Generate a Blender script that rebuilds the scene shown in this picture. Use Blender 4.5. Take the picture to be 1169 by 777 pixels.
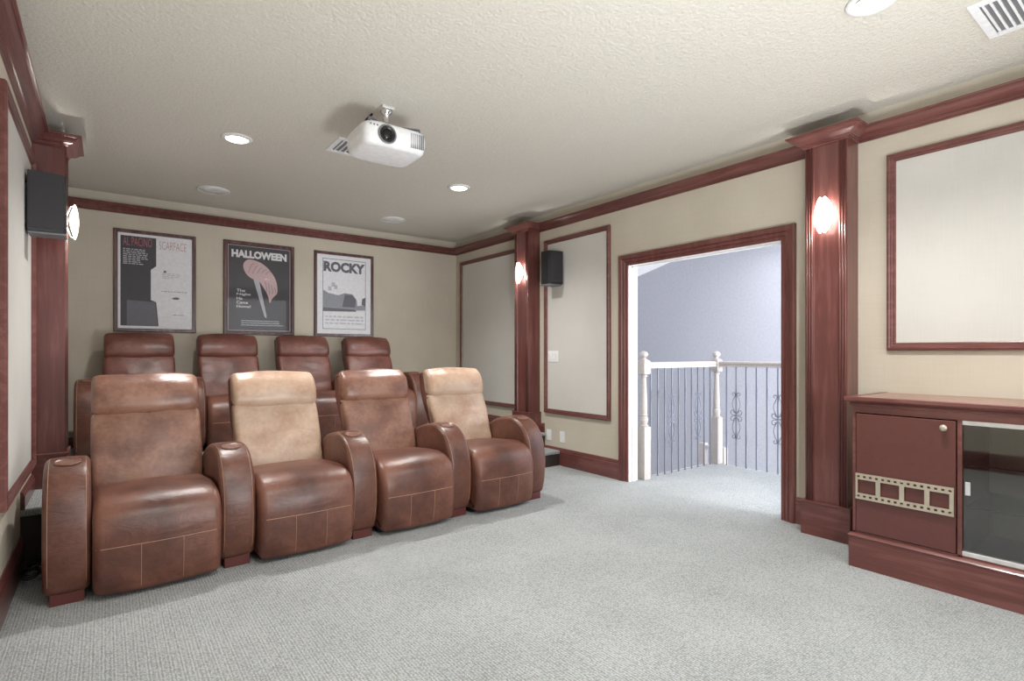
import bpy, bmesh, math, random
from mathutils import Vector, Matrix, noise

random.seed(7)
PI = math.pi
scene = bpy.context.scene
for o in list(bpy.data.objects):
    bpy.data.objects.remove(o, do_unlink=True)
COL = scene.collection

# ------------------------------------------------------------------ camera
cam_data = bpy.data.cameras.new('camera')
cam = bpy.data.objects.new('camera', cam_data)
COL.objects.link(cam)
cam.location = (0, 0, 1.2)
cam.rotation_euler = (math.radians(90), 0, math.radians(-37.05))
cam_data.sensor_width = 36
cam_data.lens = 36 * 615 / 1169
cam_data.shift_y = 14.5 / 1169
cam_data.clip_start = 0.02
scene.camera = cam

# ------------------------------------------------------------------ exposure, world, large lights
vs = scene.view_settings
scene.display_settings.display_device = 'sRGB'
vs.view_transform = 'Standard'
vs.look = 'None'
vs.gamma = 1
vs.exposure = 0.0
vs.use_curve_mapping = False

world = bpy.data.worlds.new('world')
scene.world = world
world.use_nodes = True
bg = world.node_tree.nodes['Background']
bg.inputs[0].default_value = (0.80, 0.88, 1.0, 1)
bg.inputs[1].default_value = 1.0

CAN_W = 158.0          # watts of each recessed downlight
SCONCE_E = 9.0        # emission strength of sconce glass


def area(name, loc, rot, sx, sy, w, color):
    l = bpy.data.lights.new(name, 'AREA')
    l.shape = 'RECTANGLE'
    l.size = sx
    l.size_y = sy
    l.energy = w
    l.color = color
    o = bpy.data.objects.new(name, l)
    COL.objects.link(o)
    o.location = loc
    o.rotation_euler = rot
    return o


# lamp added for the foyer's daylight, just inside its unseen front windows
area('foyer_daylight', (5.9, -2.2, 0.6), (math.radians(90), 0, 0), 2.8, 4.4, 820, (0.93, 0.96, 1.0))
area('foyer_top_fill', (6.3, 2.5, 2.65), (0, 0, 0), 1.8, 3.0, 50, (0.95, 0.97, 1.0))  # added overhead fill, hung under a foyer ceiling without any opening
# soft fill added behind the camera; the front wall has no windows
area('room_fill', (1.9, -1.25, 1.55), (math.radians(90), 0, 0), 3.4, 1.9, 62, (0.94, 0.97, 1.0))
# unseen fill spot, added low in the room to brighten the ceiling
fl = bpy.data.lights.new('ceiling_fill', 'SPOT')
fl.energy = 210
fl.color = (0.97, 0.98, 1.0)
fl.spot_size = math.radians(150)
fl.spot_blend = 0.6
fl.shadow_soft_size = 0.35
flo = bpy.data.objects.new('ceiling_fill', fl)
COL.objects.link(flo)
flo.location = (1.5, 0.5, 0.55)
flo.rotation_euler = (math.radians(150), 0, math.radians(12))


# ------------------------------------------------------------------ materials
def new_mat(name):
    m = bpy.data.materials.new(name)
    m.use_nodes = True
    nt = m.node_tree
    b = nt.nodes['Principled BSDF']
    return m, nt, b


def N(nt, t, **kw):
    n = nt.nodes.new(t)
    for k, v in kw.items():
        setattr(n, k, v)
    return n


def mapping(nt, scale=(1, 1, 1), rot=(0, 0, 0), coord='Object'):
    tc = N(nt, 'ShaderNodeTexCoord')
    mp = N(nt, 'ShaderNodeMapping')
    mp.inputs['Scale'].default_value = scale
    mp.inputs['Rotation'].default_value = rot
    nt.links.new(tc.outputs[coord], mp.inputs['Vector'])
    return mp.outputs['Vector']


def tex_noise(nt, vec, scale, detail=3, rough=0.5, dist=0.0):
    n = N(nt, 'ShaderNodeTexNoise')
    n.inputs['Scale'].default_value = scale
    n.inputs['Detail'].default_value = detail
    n.inputs['Roughness'].default_value = rough
    n.inputs['Distortion'].default_value = dist
    nt.links.new(vec, n.inputs['Vector'])
    return n.outputs['Fac']


def ramp(nt, fac, stops):
    r = N(nt, 'ShaderNodeValToRGB')
    el = r.color_ramp.elements
    while len(el) < len(stops):
        el.new(0.5)
    for e, (p, c) in zip(el, stops):
        e.position = p
        e.color = (c[0], c[1], c[2], 1)
    nt.links.new(fac, r.inputs['Fac'])
    return r.outputs['Color']


def bump(nt, b, height, strength, dist):
    n = N(nt, 'ShaderNodeBump')
    n.inputs['Strength'].default_value = strength
    n.inputs['Distance'].default_value = dist
    nt.links.new(height, n.inputs['Height'])
    nt.links.new(n.outputs['Normal'], b.inputs['Normal'])
    return n


def srgb(r, g, b):
    def f(c):
        c /= 255
        return c / 12.92 if c <= 0.04045 else ((c + 0.055) / 1.055) ** 2.4
    return (f(r), f(g), f(b))


def plain(name, col, rough=0.5, metal=0.0, spec=0.5, coat=0.0):
    m, nt, b = new_mat(name)
    v = mapping(nt)
    n = tex_noise(nt, v, 30, 2)
    c0 = tuple(x * 0.94 for x in col)
    c1 = tuple(min(1, x * 1.05) for x in col)
    nt.links.new(ramp(nt, n, [(0.3, c0), (0.7, c1)]), b.inputs['Base Color'])
    b.inputs['Roughness'].default_value = rough
    b.inputs['Metallic'].default_value = metal
    b.inputs['Specular IOR Level'].default_value = spec
    b.inputs['Coat Weight'].default_value = coat
    return m


def wall_mat(name, c0, c1, weave=0.15):
    m, nt, b = new_mat(name)
    v = mapping(nt)
    big = tex_noise(nt, v, 1.3, 3)
    v2 = mapping(nt, (6, 6, 260))
    v3 = mapping(nt, (260, 260, 6))
    a = tex_noise(nt, v2, 1.0, 2)
    c = tex_noise(nt, v3, 1.0, 2)
    ad = N(nt, 'ShaderNodeMath', operation='ADD')
    nt.links.new(a, ad.inputs[0])
    nt.links.new(c, ad.inputs[1])
    mx = N(nt, 'ShaderNodeMath', operation='MULTIPLY_ADD')
    nt.links.new(ad.outputs[0], mx.inputs[0])
    mx.inputs[1].default_value = 0.35
    nt.links.new(big, mx.inputs[2])
    nt.links.new(ramp(nt, mx.outputs[0], [(0.6, c0), (1.1, c1)]), b.inputs['Base Color'])
    b.inputs['Roughness'].default_value = 0.85
    b.inputs['Specular IOR Level'].default_value = 0.2
    bump(nt, b, ad.outputs[0], weave, 0.002)
    return m


def wood_mat(name, dark, mid, light, rough=0.3, axis='Z'):
    m, nt, b = new_mat(name)
    sc = {'Z': (14, 14, 0.9), 'Y': (14, 0.9, 14), 'X': (0.9, 14, 14)}[axis]
    v = mapping(nt, sc)
    n = tex_noise(nt, v, 1.6, 6, 0.6, 0.6)
    v2 = mapping(nt, tuple(s * 9 for s in sc))
    n2 = tex_noise(nt, v2, 1.2, 2)
    v3 = mapping(nt, (1.5, 1.5, 1.5))
    n3 = tex_noise(nt, v3, 1.5, 2)
    ad = N(nt, 'ShaderNodeMath', operation='MULTIPLY_ADD')
    nt.links.new(n2, ad.inputs[0])
    ad.inputs[1].default_value = 0.25
    nt.links.new(n, ad.inputs[2])
    ad2 = N(nt, 'ShaderNodeMath', operation='MULTIPLY_ADD')
    nt.links.new(n3, ad2.inputs[0])
    ad2.inputs[1].default_value = 0.5
    nt.links.new(ad.outputs[0], ad2.inputs[2])
    nt.links.new(ramp(nt, ad2.outputs[0], [(0.6, dark), (0.88, mid), (1.15, light)]), b.inputs['Base Color'])
    b.inputs['Roughness'].default_value = rough
    b.inputs['Coat Weight'].default_value = 0.25
    b.inputs['Coat Roughness'].default_value = 0.2
    bump(nt, b, n2, 0.04, 0.001)
    return m


def leather_mat(name, dark, mid, light, lo=0.38, hi=0.72):
    m, nt, b = new_mat(name)
    v = mapping(nt)
    blotch = tex_noise(nt, v, 3.2, 5, 0.6, 0.3)
    fine = tex_noise(nt, v, 45, 4, 0.6)
    ad = N(nt, 'ShaderNodeMath', operation='MULTIPLY_ADD')
    nt.links.new(fine, ad.inputs[0])
    ad.inputs[1].default_value = 0.22
    nt.links.new(blotch, ad.inputs[2])
    nt.links.new(ramp(nt, ad.outputs[0], [(lo, dark), ((lo + hi) / 2, mid), (hi, light)]), b.inputs['Base Color'])
    v2 = mapping(nt, (5, 7, 10), (0.3, 0.2, 0.1))
    wr = tex_noise(nt, v2, 1.0, 4, 0.6, 2.2)
    v3 = mapping(nt, (1, 1, 1))
    gr = N(nt, 'ShaderNodeTexVoronoi')
    gr.inputs['Scale'].default_value = 380
    nt.links.new(v3, gr.inputs['Vector'])
    ad3 = N(nt, 'ShaderNodeMath', operation='MULTIPLY_ADD')
    nt.links.new(gr.outputs['Distance'], ad3.inputs[0])
    ad3.inputs[1].default_value = 0.04
    nt.links.new(wr, ad3.inputs[2])
    bump(nt, b, ad3.outputs[0], 0.32, 0.009)
    rr = N(nt, 'ShaderNodeMapRange')
    nt.links.new(blotch, rr.inputs['Value'])
    rr.inputs['To Min'].default_value = 0.30
    rr.inputs['To Max'].default_value = 0.46
    nt.links.new(rr.outputs[0], b.inputs['Roughness'])
    b.inputs['Specular IOR Level'].default_value = 0.55
    return m


def carpet_mat(name, c0, c1):
    m, nt, b = new_mat(name)
    v = mapping(nt, (1, 1, 1), (0, 0, 0.0))
    vo = N(nt, 'ShaderNodeTexVoronoi')
    vo.inputs['Scale'].default_value = 105
    vo.inputs['Randomness'].default_value = 0.55
    nt.links.new(v, vo.inputs['Vector'])
    wv = N(nt, 'ShaderNodeTexWave')
    wv.wave_type = 'BANDS'
    wv.bands_direction = 'X'
    wv.inputs['Scale'].default_value = 24
    wv.inputs['Distortion'].default_value = 2.0
    wv.inputs['Detail'].default_value = 1
    wv.inputs['Detail Scale'].default_value = 4
    nt.links.new(v, wv.inputs['Vector'])
    n = tex_noise(nt, v, 260, 2)
    big = tex_noise(nt, v, 2.2, 3)
    a1 = N(nt, 'ShaderNodeMath', operation='MULTIPLY_ADD')
    nt.links.new(vo.outputs['Distance'], a1.inputs[0])
    a1.inputs[1].default_value = -0.85
    nt.links.new(n, a1.inputs[2])
    a2 = N(nt, 'ShaderNodeMath', operation='MULTIPLY_ADD')
    nt.links.new(wv.outputs['Fac'], a2.inputs[0])
    a2.inputs[1].default_value = 0.22
    nt.links.new(a1.outputs[0], a2.inputs[2])
    a3 = N(nt, 'ShaderNodeMath', operation='MULTIPLY_ADD')
    nt.links.new(big, a3.inputs[0])
    a3.inputs[1].default_value = 0.35
    nt.links.new(a2.outputs[0], a3.inputs[2])
    nt.links.new(ramp(nt, a3.outputs[0], [(0.0, c0), (0.75, c1)]), b.inputs['Base Color'])
    b.inputs['Roughness'].default_value = 0.95
    b.inputs['Specular IOR Level'].default_value = 0.1
    b.inputs['Sheen Weight'].default_value = 0.2
    bump(nt, b, a2.outputs[0], 0.9, 0.006)
    return m


def emit_mat(name, col, strength):
    m = bpy.data.materials.new(name)
    m.use_nodes = True
    nt = m.node_tree
    nt.nodes.clear()
    e = N(nt, 'ShaderNodeEmission')
    e.inputs[0].default_value = (*col, 1)
    e.inputs[1].default_value = strength
    o = N(nt, 'ShaderNodeOutputMaterial')
    nt.links.new(e.outputs[0], o.inputs[0])
    return m


def glass_mat(name, tint, gloss=1.0):
    m = bpy.data.materials.new(name)
    m.use_nodes = True
    nt = m.node_tree
    nt.nodes.clear()
    t = N(nt, 'ShaderNodeBsdfTransparent')
    t.inputs[0].default_value = (*tint, 1)
    g = N(nt, 'ShaderNodeBsdfGlossy')
    g.inputs['Roughness'].default_value = 0.03
    f = N(nt, 'ShaderNodeFresnel')
    f.inputs['IOR'].default_value = 1.52
    ml = N(nt, 'ShaderNodeMath', operation='MULTIPLY')
    ml.inputs[1].default_value = gloss
    nt.links.new(f.outputs[0], ml.inputs[0])
    mx = N(nt, 'ShaderNodeMixShader')
    nt.links.new(ml.outputs[0], mx.inputs[0])
    nt.links.new(t.outputs[0], mx.inputs[1])
    nt.links.new(g.outputs[0], mx.inputs[2])
    o = N(nt, 'ShaderNodeOutputMaterial')
    nt.links.new(mx.outputs[0], o.inputs[0])
    return m


M = {}
M['wall'] = wall_mat('wall_fabric', srgb(188, 180, 164), srgb(201, 193, 178))
M['inset'] = wall_mat('inset_fabric', srgb(197, 195, 189), srgb(207, 205, 200))
M['wood'] = wood_mat('cherry_wood', srgb(90, 50, 46), srgb(103, 59, 55), srgb(117, 73, 68))
M['wood_h'] = wood_mat('cherry_wood_long', srgb(90, 50, 46), srgb(103, 59, 55), srgb(117, 73, 68), axis='Y')
M['wood_x'] = wood_mat('cherry_wood_cross', srgb(90, 50, 46), srgb(103, 59, 55), srgb(117, 73, 68), axis='X')
M['wood_door'] = plain('cherry_veneer', srgb(93, 52, 48), 0.35, coat=0.2)
M['top'] = wood_mat('cabinet_top_wood', srgb(112, 74, 64), srgb(136, 94, 82), srgb(152, 112, 98), 0.25, 'Y')
M['foot'] = plain('foot_wood', srgb(92, 44, 40), 0.45)
M['frame'] = wood_mat('picture_frame_wood', srgb(58, 34, 34), srgb(84, 54, 52), srgb(112, 80, 76), 0.3)
M['white'] = plain('white_paint', srgb(232, 231, 230), 0.4)
M['plastic'] = plain('white_plastic', srgb(236, 238, 240), 0.35)
M['plastic_grey'] = plain('grey_plastic', srgb(120, 122, 126), 0.45)
M['black'] = plain('black_plastic', srgb(30, 29, 33), 0.35)
M['blackcloth'] = plain('black_grille', srgb(40, 38, 42), 0.6)
M['chrome'] = plain('chrome', (0.75, 0.75, 0.76), 0.18, 1.0)
M['alu'] = plain('aluminium', (0.78, 0.78, 0.78), 0.35, 0.6)
M['brass'] = plain('champagne_metal', srgb(192, 184, 166), 0.35, 0.5)
M['iron'] = plain('grey_iron', srgb(118, 122, 134), 0.5, 0.3)
M['newel'] = plain('pale_painted_wood', srgb(176, 168, 163), 0.5)
M['lavender'] = plain('lavender_wall', srgb(172, 173, 180), 0.85, spec=0.2)
M['fwhite'] = plain('foyer_white', srgb(235, 235, 238), 0.8, spec=0.2)
M['riser'] = plain('dark_riser', srgb(52, 42, 40), 0.7)
M['carpet'] = carpet_mat('grey_loop_carpet', srgb(118, 122, 122), srgb(190, 194, 194))
M['lens'] = plain('lens_glass', srgb(14, 12, 18), 0.05)
M['stitch'] = plain('pale_thread', srgb(176, 142, 118), 0.6)
M['glow'] = emit_mat('lamp_diffuser', (1.0, 0.96, 0.90), 14)
M['sconce'] = emit_mat('sconce_glass', (1.0, 0.93, 0.84), SCONCE_E)
M['glass'] = glass_mat('smoked_glass', (0.84, 0.84, 0.84), 2.4)
M['shelfglass'] = glass_mat('shelf_glass', (0.85, 0.88, 0.87), 1.5)
M['mat_white'] = plain('print_white', srgb(226, 226, 230), 0.6)
M['ink'] = plain('print_black', srgb(58, 54, 60), 0.5)
M['ink_grey'] = plain('print_grey', srgb(96, 96, 104), 0.5)
M['ink_mid'] = plain('print_mid_grey', srgb(140, 142, 150), 0.5)
M['ink_light'] = plain('print_pale_grey', srgb(184, 186, 192), 0.5)
M['ink_red'] = plain('print_dull_red', srgb(170, 96, 104), 0.5)
M['ink_pink'] = plain('print_pink_grey', srgb(206, 176, 178), 0.5)
M['ink_white'] = plain('print_lettering_white', srgb(232, 230, 232), 0.5)
M['picglass'] = glass_mat('picture_glass', (0.97, 0.97, 0.97), 0.3)

L_D, L_M, L_L = srgb(66, 40, 33), srgb(91, 56, 45), srgb(114, 74, 60)
M['leather'] = leather_mat('brown_leather', L_D, L_M, L_L)
M['leather_mid'] = leather_mat('rubbed_brown_leather', srgb(90, 58, 47), srgb(118, 81, 67), srgb(148, 110, 92))
M['leather_tan'] = leather_mat('faded_tan_leather', srgb(150, 118, 98), srgb(176, 146, 124), srgb(192, 168, 148))
M['leather_red'] = leather_mat('reddish_brown_leather', srgb(78, 44, 38), srgb(102, 61, 52), srgb(126, 80, 70))


def ceiling_mat():
    m, nt, b = new_mat('ceiling_texture')
    v = mapping(nt)
    n = tex_noise(nt, v, 55, 4, 0.6)
    n2 = tex_noise(nt, v, 120, 2)
    b.inputs['Base Color'].default_value = (*srgb(204, 194, 176), 1)
    nt.links.new(ramp(nt, n2, [(0.3, srgb(210, 206, 195)), (0.7, srgb(221, 218, 209))]), b.inputs['Base Color'])
    b.inputs['Roughness'].default_value = 0.55
    b.inputs['Specular IOR Level'].default_value = 0.35
    bump(nt, b, n, 0.8, 0.010)
    return m


M['ceiling'] = ceiling_mat()


# ------------------------------------------------------------------ mesh helpers
def link(name, bm, mat, parent=None, smooth=False, mats=None):
    bmesh.ops.recalc_face_normals(bm, faces=bm.faces)
    me = bpy.data.meshes.new(name)
    bm.to_mesh(me)
    bm.free()
    if mats:
        for x in mats:
            me.materials.append(x)
    else:
        me.materials.append(mat)
    if smooth:
        for p in me.polygons:
            p.use_smooth = True
    o = bpy.data.objects.new(name, me)
    COL.objects.link(o)
    if parent:
        o.parent = parent
    return o


def box(bm, x0, x1, y0, y1, z0, z1, bev=0.0, seg=2):
    x0, x1 = sorted((x0, x1))
    y0, y1 = sorted((y0, y1))
    z0, z1 = sorted((z0, z1))
    r = bmesh.ops.create_cube(bm, size=1)
    for v in r['verts']:
        v.co = Vector(((x0 + x1) / 2 + v.co.x * (x1 - x0), (y0 + y1) / 2 + v.co.y * (y1 - y0), (z0 + z1) / 2 + v.co.z * (z1 - z0)))
    if bev > 0:
        es = list({e for v in r['verts'] for e in v.link_edges})
        bmesh.ops.bevel(bm, geom=es, offset=bev, segments=seg, affect='EDGES', profile=0.5)
    return bm


def boxes(lst, bev=0.0):
    bm = bmesh.new()
    for b in lst:
        box(bm, *b, bev=bev)
    return bm


def tube(bm, pts, r, seg=8, closed=False):
    pts = [Vector(p) for p in pts]
    n = len(pts)
    rings = []
    prev = None
    for i, p in enumerate(pts):
        if closed:
            d = (pts[(i + 1) % n] - pts[i - 1]).normalized()
        else:
            d = (pts[min(i + 1, n - 1)] - pts[max(i - 1, 0)]).normalized()
        if prev is None:
            a = Vector((0, 0, 1)) if abs(d.z) < 0.9 else Vector((1, 0, 0))
            u = d.cross(a).normalized()
        else:
            u = (prev - d * prev.dot(d)).normalized()
        prev = u
        w = d.cross(u)
        rr = r(i / (n - 1)) if callable(r) else r
        rings.append([bm.verts.new(p + (u * math.cos(2 * PI * k / seg) + w * math.sin(2 * PI * k / seg)) * rr) for k in range(seg)])
    m = n if closed else n - 1
    for i in range(m):
        a, b = rings[i], rings[(i + 1) % n]
        for k in range(seg):
            bm.faces.new((a[k], a[(k + 1) % seg], b[(k + 1) % seg], b[k]))
    if not closed:
        bm.faces.new(rings[0][::-1])
        bm.faces.new(rings[-1])
    return bm


def lathe(bm, prof, cx=0, cy=0, cz=0, seg=24, axis='Z'):
    rings = []
    for r, z in prof:
        ring = []
        for k in range(seg):
            a = 2 * PI * k / seg
            c, s = math.cos(a) * max(r, 1e-4), math.sin(a) * max(r, 1e-4)
            if axis == 'Z':
                co = (cx + c, cy + s, cz + z)
            elif axis == 'Y':
                co = (cx + c, cy + z, cz + s)
            else:
                co = (cx + z, cy + c, cz + s)
            ring.append(bm.verts.new(co))
        rings.append(ring)
    for a, b in zip(rings, rings[1:]):
        for k in range(seg):
            bm.faces.new((a[k], a[(k + 1) % seg], b[(k + 1) % seg], b[k]))
    bm.faces.new(rings[0][::-1])
    bm.faces.new(rings[-1])
    return bm


def sweep(bm, path, prof, up, closed=False):
    """prof: (side, up) pairs; side = dir x up (to the right of travel). Mitred corners."""
    up = Vector(up)
    path = [Vector(p) for p in path]
    n = len(path)
    rings = []
    for i in range(n):
        if closed:
            d0 = (path[i] - path[i - 1]).normalized()
            d1 = (path[(i + 1) % n] - path[i]).normalized()
        else:
            d0 = (path[i] - path[i - 1]).normalized() if i > 0 else None
            d1 = (path[i + 1] - path[i]).normalized() if i < n - 1 else None
            d0 = d0 or d1
            d1 = d1 or d0
        s0, s1 = d0.cross(up), d1.cross(up)
        m = (s0 + s1)
        m = m / (1 + s0.dot(s1))
        rings.append([bm.verts.new(path[i] + m * a + up * b) for a, b in prof])
    k = len(prof)
    for i in range(n if closed else n - 1):
        a, b = rings[i], rings[(i + 1) % n]
        for j in range(k):
            bm.faces.new((a[j], a[(j + 1) % k], b[(j + 1) % k], b[j]))
    if not closed:
        bm.faces.new(rings[0][::-1])
        bm.faces.new(rings[-1])
    return bm


def empty(name, label, cat, loc=(0, 0, 0), rz=0.0, group=None):
    o = bpy.data.objects.new(name, None)
    COL.objects.link(o)
    o.location = loc
    o.rotation_euler = (0, 0, rz)
    o.empty_display_size = 0.1
    o['label'] = label
    o['category'] = cat
    if group:
        o['group'] = group
    return o


def tag(o, label, cat, group=None):
    o['label'] = label
    o['category'] = cat
    if group:
        o['group'] = group
    return o


def struct(o):
    o['kind'] = 'structure'
    return o


def dup(root, loc, rz, label, name=None):
    r = root.copy()
    COL.objects.link(r)
    r.location = loc
    r.rotation_euler = (0, 0, rz)
    r['label'] = label
    for ch in list(root.children):
        c = ch.copy()
        COL.objects.link(c)
        c.parent = r
        for g in list(ch.children):
            d = g.copy()
            COL.objects.link(d)
            d.parent = c
    return r


# ------------------------------------------------------------------ room constants
XL, XR = -0.38, 3.90
YF, YB = -1.40, 6.46
H = 2.74
WT = 0.12                 # right wall thickness
DY0, DY1, DZ = 1.93, 3.357, 2.015     # door opening
PH = 0.32                 # platform height
CZ0 = 2.556                # crown bottom

# ------------------------------------------------------------------ structure
struct(link('floor', boxes([(XL - 0.1, XR + WT, YF - 0.1, YB + 0.1, -0.12, 0.0)]), M['carpet']))
struct(link('ceiling', boxes([(XL - 0.1, XR + WT, YF - 0.1, YB + 0.1, H, H + 0.12)]), M['ceiling']))
struct(link('wall_left', boxes([(XL - 0.1, XL, YF - 0.1, YB + 0.1, 0, H)]), M['wall']))
struct(link('wall_back', boxes([(XL, XR, YB, YB + 0.1, 0, H)]), M['wall']))
struct(link('wall_front', boxes([(XL, XR, YF - 0.1, YF, 0, H)]), M['wall']))
# right wall: room leaf with tan fabric, outer leaf painted lavender
bm = boxes([(XR, XR + 0.06, YF - 0.1, DY0 - 0.02, 0, H), (XR, XR + 0.06, DY1 + 0.02, YB + 0.1, 0, H), (XR, XR + 0.06, DY0 - 0.02, DY1 + 0.02, DZ + 0.02, H)])
struct(link('wall_right', bm, M['wall']))
bm = boxes([(XR + 0.06, XR + WT, YF - 0.1, DY0 - 0.02, -3, H), (XR + 0.06, XR + WT, DY1 + 0.02, YB + 2.6, -3, H), (XR + 0.06, XR + WT, DY0 - 0.02, DY1 + 0.02, DZ + 0.02, H),
            (XR + 0.06, XR + WT, DY0 - 0.02, DY1 + 0.02, -3, -0.121)])
struct(link('wall_foyer_side', bm, M['fwhite']))

# platform for the back row and the aisle step
PY = 4.05
bm = boxes([(XL, 3.02, PY + 0.015, YB, 0, PH - 0.035), (3.02, XR, 4.56, YB, 0, PH - 0.035)])
struct(link('floor_platform_riser', bm, M['riser']))
bm = boxes([(XL, 3.035, PY, YB, PH - 0.035, PH), (3.035, XR, 4.545, YB, PH - 0.035, PH)], bev=0.008)
struct(link('floor_platform_carpet', bm, M['carpet']))
st = empty('aisle_step', 'low carpeted step with dark riser beside the right wall, before the raised platform', 'step', (3.45, 4.4, 0))
link('riser', boxes([(-0.41, 0.435, -0.095, 0.14, 0, 0.125)]), M['riser'], st)
link('carpet_tread', boxes([(-0.41, 0.435, -0.11, 0.14, 0.125, 0.16)], bev=0.008), M['carpet'], st)

# crown moulding wraps the room and the pilasters
COLS = [(XR, 1.437, 1.693, 1), (XR, 4.645, 4.90, 1), (XL, 4.645, 4.90, -1), (XL, 1.437, 1.693, -1)]
DP = 0.165
crown = [(0, 0), (0.010, 0), (0.013, 0.004), (0.010, 0.008), (0.016, 0.011), (0.016, 0.016), (0.022, 0.019), (0.022, 0.023), (0.030, 0.026), (0.044, 0.033), (0.058, 0.044), (0.068, 0.056), (0.074, 0.062), (0.082, 0.063), (0.082, 0.067), (0.090, 0.069), (0.092, 0.073), (0.090, 0.078), (0, 0.078)]
z = CZ0
path = [(XL, YF, z), (XR, YF, z), (XR, 1.437, z), (XR - DP, 1.437, z), (XR - DP, 1.693, z), (XR, 1.693, z),
        (XR, 4.645, z), (XR - DP, 4.645, z), (XR - DP, 4.90, z), (XR, 4.90, z), (XR, YB, z), (XL, YB, z),
        (XL, 4.90, z), (XL + DP, 4.90, z), (XL + DP, 4.645, z), (XL, 4.645, z),
        (XL, 1.693, z), (XL + 0.02, 1.693, z), (XL + 0.02, 1.437, z), (XL, 1.437, z)]
path = [p for i, p in enumerate(path) if i not in (16, 17, 18, 19)]
# travelling counter-clockwise seen from above, side (dir x up) points outwards, so flip
bm = bmesh.new()
sweep(bm, path, [(-a, b) for a, b in crown], (0, 0, 1), closed=True)
struct(link('trim_1', bm, M['wood_h']))

# baseboards
bb = [(0, 0), (-0.020, 0), (-0.020, 0.145), (-0.014, 0.152), (-0.017, 0.160), (-0.012, 0.175), (-0.006, 0.185), (0, 0.185)]
bbu = [(0, 0), (-0.020, 0), (-0.020, 0.075), (-0.014, 0.082), (-0.016, 0.090), (-0.008, 0.100), (0, 0.102)]


def baseboard(name, pts, prof):
    b_ = bmesh.new()
    sweep(b_, pts, prof, (0, 0, 1))
    return struct(link(name, b_, M['wood_h']))


baseboard('baseboard_right', [(XR, DY1 + 0.108, 0), (XR, 4.545, 0)], bb)
baseboard('baseboard_right_by_pilaster', [(XR, 1.716, 0), (XR, DY0 - 0.095, 0)], bb)
baseboard('baseboard_front', [(XL, YF, 0), (XR, YF, 0), (XR, 1.40, 0)], bb)
baseboard('baseboard_left', [(XL, PY - 0.001, 0), (XL, YF + 0.02, 0)], bb)
baseboard('baseboard_right_platform', [(XR, 4.56, PH), (XR, 4.62, PH)], bbu)
baseboard('baseboard_back', [(XR, 4.926, PH), (XR, YB, PH), (XL, YB, PH), (XL, 4.926, PH)], bbu)
baseboard('baseboard_left_platform', [(XL, 4.62, PH), (XL, PY + 0.012, PH)], bbu)


# ------------------------------------------------------------------ pilasters
def pilaster(loc, side, z0, label):
    """local frame: face looks to -x (side 1) or +x (side -1); y along the wall from the centre"""
    loc = (loc[0] - side * 0.001, loc[1], loc[2])
    t = empty('pilaster', label, 'column', loc, 0 if side > 0 else PI, 'cherry wood pilasters along the side walls')
    hw = 0.128
    top = CZ0 + 0.005 - loc[2]
    # shaft with slightly sunk centre panel
    pts = [(0, -hw), (-DP, -hw), (-DP, -hw + 0.052), (-DP + 0.006, -hw + 0.056), (-DP + 0.006, hw - 0.056), (-DP, hw - 0.052), (-DP, hw), (0, hw)]
    b_ = bmesh.new()
    lo = [b_.verts.new((x, y, 0.20)) for x, y in pts]
    hi = [b_.verts.new((x, y, top)) for x, y in pts]
    n = len(pts)
    for i in range(n):
        b_.faces.new((lo[i], lo[(i + 1) % n], hi[(i + 1) % n], hi[i]))
    b_.faces.new(lo[::-1])
    b_.faces.new(hi)
    link('shaft', b_, M['wood'], t)
    for s in (-1, 1):
        b_ = bmesh.new()
        for k in range(3):
            y = s * (hw - 0.011 - k * 0.016)
            tube(b_, [(-DP, y, 0.225), (-DP, y, top)], 0.0065, 10)
        link('fluting', b_, M['wood'], t, smooth=True)
    b_ = bmesh.new()
    box(b_, -DP - 0.016, 0, -hw - 0.022, hw + 0.022, 0, 0.212)
    ob = link('plinth', b_, M['wood_h'], t)
    b_ = bmesh.new()
    box(b_, -DP - 0.020, 0, -hw - 0.026, hw + 0.026, 0.212, 0.226, bev=0.004)
    link('plinth_cap', b_, M['wood_h'], t)
    return t


pilaster((XR, 1.565, 0), 1, 0, 'cherry wood pilaster between the doorway and the media cabinet')
pilaster((XR, 4.772, PH), 1, PH, 'cherry wood pilaster on the platform by the right wall, past the speaker')
pilaster((XL, 4.772, PH), -1, PH, 'cherry wood pilaster on the platform by the left wall')


# ------------------------------------------------------------------ wall panels
frame_prof = [(0, 0), (0, 0.020), (0.006, 0.028), (0.014, 0.030), (0.020, 0.024), (0.028, 0.024), (0.033, 0.018), (0.040, 0.018), (0.044, 0.010), (0.048, 0.008), (0.048, 0)]


def wall_panel(x, nx, y0, y1, z0, z1, label):
    """frame on wall plane x, normal nx (+1/-1)"""
    t = empty('wall_panel', label, 'wall panel', (x, (y0 + y1) / 2, z0), 0, 'framed fabric panels on the side walls')
    hy = (y1 - y0) / 2
    zz = z1 - z0
    b_ = bmesh.new()
    up = Vector((nx, 0, 0))
    pts = [Vector((0, -hy, 0)), Vector((0, hy, 0)), Vector((0, hy, zz)), Vector((0, -hy, zz))]
    # inward side must be +: check side of first edge
    s = (pts[1] - pts[0]).normalized().cross(up)
    prof = frame_prof if s.z > 0 else [(-a, b) for a, b in frame_prof]
    sweep(b_, pts, prof, up, closed=True)
    link('frame', b_, M['wood_h'], t)
    b_ = bmesh.new()
    box(b_, 0, nx * 0.007, -hy + 0.045, hy - 0.045, 0.045, zz - 0.045)
    link('fabric_inset', b_, M['inset'], t)
    return t


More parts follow.
